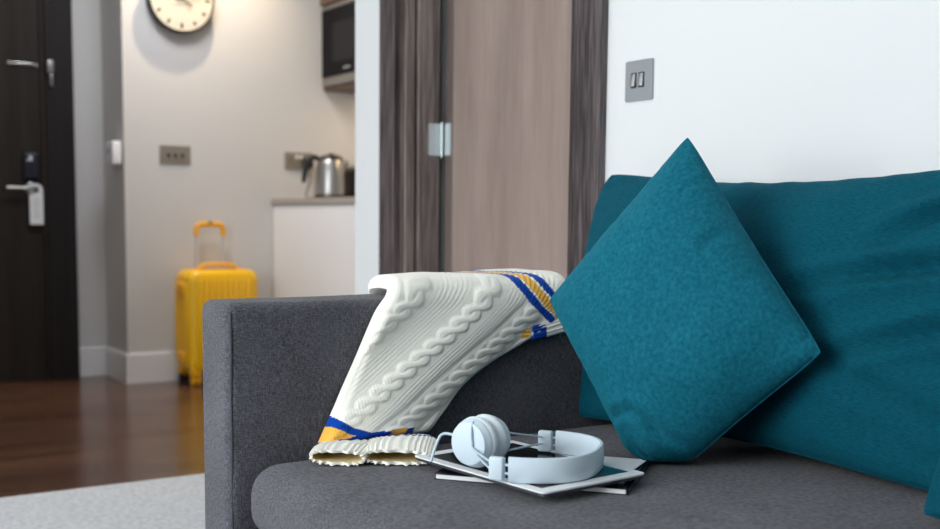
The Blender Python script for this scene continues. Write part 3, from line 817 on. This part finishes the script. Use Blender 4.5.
cid[inpoly(PX, PY, [(389, 433.5), (404, 433.5), (404, 442), (389, 442)])] = 2

bm = B()
fv = [[bm.verts.new(Vector(F[i, j])) for j in range(nu)] for i in range(ns)]
step = 6
bi = sorted(set(list(range(0, ns, step)) + [ns - 1])); bj = sorted(set(list(range(0, nu, step)) + [nu - 1]))
for i in range(ns - 1):
    for j in range(nu - 1):
        f = bm.faces.new((fv[i][j], fv[i][j + 1], fv[i + 1][j + 1], fv[i + 1][j])); f.material_index = int(cid[i, j])
bv = [[None] * nu for _ in range(ns)]
for i in range(ns):
    for j in range(nu):
        if i in (0, ns - 1) or j in (0, nu - 1): bv[i][j] = fv[i][j]
        elif i in bi and j in bj: bv[i][j] = bm.verts.new(Vector(Bk[i, j]))
# coarse underside
for a in range(1, len(bi) - 2):
    for b_ in range(1, len(bj) - 2):
        i0, i1, j0, j1 = bi[a], bi[a + 1], bj[b_], bj[b_ + 1]
        bm.faces.new((bv[i0][j0], bv[i1][j0], bv[i1][j1], bv[i0][j1]))
# stitch the rim strip
def strip(outer, inner_pts):
    k = 0
    for s in range(len(outer) - 1):
        kk = min(len(inner_pts) - 1, int(round((s + 1) / (len(outer) - 1) * (len(inner_pts) - 1))))
        if kk != k:
            bm.faces.new((outer[s], outer[s + 1], inner_pts[kk], inner_pts[k])); k = kk
        else: bm.faces.new((outer[s], outer[s + 1], inner_pts[k]))
ia, ib, ja, jb = bi[1], bi[-2], bj[1], bj[-2]
strip([bv[0][j] for j in range(nu)], [bv[ia][j] for j in bj[1:-1]])
strip([bv[ns - 1][j] for j in range(nu)], [bv[ib][j] for j in bj[1:-1]])
strip([bv[i][0] for i in range(ns)], [bv[i][ja] for i in bi[1:-1]])
strip([bv[i][nu - 1] for i in range(ns)], [bv[i][jb] for i in bi[1:-1]])
me_j = obj('jumper_body', bm, None, jumper, True, KM)

def cuff(name, path, widths, thick_, ribs, bands=(), parent=None, across=(1, 0, 0)):
    """flattened open knit tube, ribbed lengthways, scalloped rim with the paler inside showing"""
    P = smoothpath(path, 8); n = 132; m_ = len(P); bm = B(); rings = []; inner = []
    for i, p in enumerate(P):
        t = i / (m_ - 1)
        tg = (P[min(i + 1, m_ - 1)] - P[max(i - 1, 0)]).normalized()
        ax = Vector(across); ax = (ax - tg * ax.dot(tg)).normalized(); up = tg.cross(ax).normalized()
        if up.z < 0: up = -up
        W_ = np.interp(t, np.linspace(0, 1, len(widths)), widths) / 2; Tk = np.interp(t, np.linspace(0, 1, len(thick_)), thick_) / 2
        ra, rb = [], []
        for k in range(n):
            a = 2 * PI * k / n
            rib = 1 + .0 * math.cos(a); dr = .0011 * math.cos(ribs * a)
            sc_ = .0030 * math.cos(ribs / 2 * a) * max(0, (t - .72) / .28) ** 1.5
            ca, sa = math.cos(a), math.sin(a)
            ex = math.copysign(abs(ca) ** .75, ca); ez = math.copysign(abs(sa) ** .75, sa)
            q = p + ax * (W_ + dr) * ex + up * (Tk + dr) * ez + tg * sc_
            ra.append(bm.verts.new(q))
            q2 = p + ax * (W_ - .0045) * ex + up * max(Tk - .0045, .0012) * ez + tg * (sc_ - .001)
            rb.append(bm.verts.new(q2))
        rings.append(ra); inner.append(rb)
    for i in range(m_ - 1):
        t = i / (m_ - 1)
        mi = 0
        for a0, a1, c in bands:
            if a0 <= t < a1: mi = c
        for k in range(n):
            k2 = (k + 1) % n
            f = bm.faces.new((rings[i][k], rings[i][k2], rings[i + 1][k2], rings[i + 1][k])); f.material_index = mi
            f = bm.faces.new((inner[i][k], inner[i + 1][k], inner[i + 1][k2], inner[i][k2])); f.material_index = 3
    for k in range(n):
        k2 = (k + 1) % n
        bm.faces.new((rings[-1][k], rings[-1][k2], inner[-1][k2], inner[-1][k]))
    bm.faces.new(inner[0])
    f = bm.faces.new(rings[0])
    return obj(name, bm, None, parent or jumper, True, KM)
cuff('sleeve_cuff', [(.858, 1.668, .4225), (.838, 1.640, .4235), (.808, 1.606, .4245), (.782, 1.572, .4235)], (.108, .104, .095, .088), (.010, .020, .026, .024), 30, across=(1, .05, 0))
cuff('sleeve_cuff', [(.955, 1.670, .4215), (.927, 1.62, .424), (.892, 1.57, .4245), (.864, 1.526, .4235)], (.09, .118, .118, .112), (.010, .024, .028, .024), 36, bands=((.16, .28, 1),), across=(1, .2, 0))
cuff('folded_hem', [(1.175, 1.686, .594), (1.24, 1.684, .590), (1.31, 1.686, .602)], (.012, .026, .030), (.010, .016, .018), 14, bands=((.42, .66, 1), (.30, .38, 2)), across=(.1, 0, 1))

# ================================================================== READING STACK AND HEADPHONES
ZS = .4095
def slab_mtx(cx, cy, z, ang): return Matrix.Translation((cx, cy, z)) @ Matrix.Rotation(ang, 4, 'Z')
def tslab(bm, w_, h_, r, z0, z1, m): prism(bm, rrect(w_, h_, r), m @ Matrix.Translation((0, 0, z0)), z1 - z0)
mgm = slab_mtx(1.042, 1.374, ZS, math.radians(-50.7))
mg = thing('magazine', 'thick black-covered magazine with white pages under the tablet', 'magazine', (1.056, 1.389, ZS))
bm = B(); tslab(bm, .288, .206, .002, .001, .0078, mgm); obj('pages', bm, paper, mg)
bm = B(); tslab(bm, .292, .210, .002, .0078, .0088, mgm); tslab(bm, .292, .210, .002, 0, .001, mgm)
box(bm, .144, .1475, -.105, .105, 0, .0088, 0, 2, mgm); obj('cover', bm, magblack, mg)
lfm = slab_mtx(1.054, 1.378, ZS + .0090, math.radians(-50.7))
bm = B(); tslab(bm, .262, .17, .001, 0, .0016, lfm)
lf_ = tag(obj('leaflet', bm, paper), 'white folded leaflet poking out between tablet and black magazine', 'leaflet')
bm = B(); tslab(bm, .25, .15, .001, 0, .0014, slab_mtx(1.066, 1.379, ZS + .0107, math.radians(-57)))
tag(obj('leaflet', bm, paper), 'topmost thin white paper sheet directly under the tablet edge', 'leaflet')
tbz = ZS + .0125
tm = slab_mtx(.999, 1.366, tbz, math.radians(-84.5))
tbx = thing('tablet', 'white-framed tablet with dark screen lying under the headphones', 'tablet', (1.000, 1.376, tbz))
bm = B(); tslab(bm, .305, .204, .010, 0, .0045, tm); obj('tablet_back', bm, mat('grey_aluminium', (92, 95, 100), .35, .7), tbx)
bm = B(); tslab(bm, .307, .206, .011, .0045, .0068, tm); fr = obj('tablet_bezel', bm, whitepl, tbx)
bm = B(); tslab(bm, .262, .174, .001, .0066, .0071, tm); scn = obj('tablet_screen', bm, glassblack, tbx)
bm = B(); prism(bm, [(.130, -.020), (.130, .086), (.060, .086), (.085, .03)], tm @ Matrix.Translation((0, 0, .0070)), .0004); obj('screen_picture', bm, tealprint, scn)

ZT = tbz + .0072
hp = thing('headphones', 'pale blue-grey on-ear headphones with wide band lying on the tablet', 'headphones', (1.0, 1.36, ZT))
C0 = Vector((.982, 1.353, 0)); a_ = Vector((-.63, .78, 0)).normalized(); b_v = Vector((.78, .63, 0)).normalized()
RB, RA = .110, .116
def bandpt(th, r): return C0 + a_ * math.cos(th) * r + b_v * math.sin(th) * r
bm = B(); ths = np.linspace(math.radians(-86), -math.radians(360 - 78), 72)
sec = [(-.0020, -.0180), (-.0040, -.0155), (-.0048, 0), (-.0040, .0155), (-.0020, .0180), (.0020, .0180), (.0040, .0155), (.0048, 0), (.0040, -.0155), (.0020, -.0180)]
NS = len(sec)
rings = []
path_c = []
for th in np.linspace(.05, PI - .16, 70):
    ct, st = math.cos(th), math.sin(th); e = 2 / 2.5
    px_, py_ = abs(st) ** e, math.copysign(abs(ct) ** e, ct)
    path_c.append((C0 - a_ * px_ * RA - b_v * py_ * RB, (-a_ * st / RA - b_v * ct / RB).normalized()))
zb = ZT + .0190
for p, nr in path_c:
    rings.append([bm.verts.new(p + nr * x * 1.0 + Vector((0, 0, zb + y))) for x, y in sec])
for A, Cc in zip(rings, rings[1:]):
    for k in range(NS): bm.faces.new((A[k], A[(k + 1) % NS], Cc[(k + 1) % NS], Cc[k]))
bm.faces.new(rings[0]); bm.faces.new(rings[-1])
hb_ = obj('headband', bm, headm, hp, True)
# adjuster blocks
nearE = path_c[0][0]; farE = path_c[-1][0]
for e, dr in ((nearE, a_ * .97 + b_v * .12), (farE, a_)):
    dr = dr.normalized(); m2 = frame_mtx(e + dr * .018 + Vector((0, 0, zb)), dr, (0, 0, 1))
    bm = B()
    box(bm, -.0165, .0165, -.0065, .0065, -.011, .011, .0025, 3, m2); ad = obj('size_adjuster', bm, headm, hp, True)
    bm = B()
    for zq in (-.006, .006): tube(bm, [m2 @ Vector((zq, 0, -.030)), m2 @ Vector((zq, 0, .012))], .0020, 8)
    obj('slider_wire', bm, wirem, ad, True)
# cups: outward normal of near cup faces the camera-left
mdir = Vector((.955, .297, 0)).normalized()
P0 = Vector((.896, 1.372, 0)); rc = .0385
zc = ZT + rc + .0010
def cup(origin, axis):
    m3 = frame_mtx(origin, axis, (0, 0, 1))
    bm = B(); lathe(bm, [(0, 0), (rc - .0085, 0), (rc - .0065, .0012), (rc - .0055, .006), (rc - .003, .009), (rc - .002, .014), (0, .014)], m3, 56); c_ = obj('ear_cup', bm, headm, hp, True)
    bm = B()
    lathe(bm, [(0, .0135), (rc - .004, .0135), (rc - .001, .0160), (rc, .0205), (rc - .001, .0250), (rc - .005, .0290), (rc - .011, .0310), (rc - .018, .0295), (rc - .021, .025), (0, .025)], m3, 56)
    obj('ear_cushion', bm, head_pad, c_, True); return c_
near_o = P0 + Vector((0, 0, zc))
cup(near_o, mdir)
far_o = near_o + mdir * .064 + Vector((0, 0, .0005))
cup(far_o, -mdir)
# yoke wires
out = -mdir
bm = B()
def L3(*k): return near_o + out * .0025 + Vector((0, 0, k[1])) + mdir.cross(Vector((0, 0, 1))).normalized() * k[0] * (1)
sd = mdir.cross(Vector((0, 0, 1))).normalized()
if sd.dot(Vector((.875, -.485, 0))) < 0: sd = -sd
q = lambda s, z, o_=.0025: near_o + out * o_ + sd * s + Vector((0, 0, z))
end1 = nearE + (a_ * .97 + b_v * .12).normalized() * .024 + Vector((0, 0, zb + .006))
tube(bm, smoothpath([q(.006, .034, -.005), q(.009, .022), q(.011, .004), q(.017, -.006, .005), end1], 8), .0017, 8)
end1b = nearE + (a_ * .97 + b_v * .12).normalized() * .024 + Vector((0, 0, zb - .006))
tube(bm, smoothpath([q(.022, -.016, -.001), q(.024, -.014, .006), end1b], 6), .0016, 8)
obj('yoke', bm, wirem, hp, True)
bm = B(); q2 = lambda s, z, o_=.0025: far_o - out * o_ + sd * s + Vector((0, 0, z))
end2 = farE + a_ * .022 + Vector((0, 0, zb))
tube(bm, smoothpath([q2(-.0, .010, .002), q2(.02, .012, .004), q2(.03, .010, .004), end2 + Vector((0, 0, .006))], 8), .0016, 8)
tube(bm, smoothpath([q2(.0, -.014, .002), q2(.02, -.018, .006), q2(.034, -.014, .006), end2 + Vector((0, 0, -.004))], 8), .0016, 8)
obj('yoke', bm, wirem, hp, True)
bm = B()
tube(bm, smoothpath([q(-.030, .006, -.012), q(-.040, .008, -.009), q(-.050, .008, -.006), q(-.056, .003, -.002), q(-.060, -.014, .004), q(-.063, -.0345, .010)], 8), .0022, 8)
obj('cable_stub', bm, wirem, hp, True)
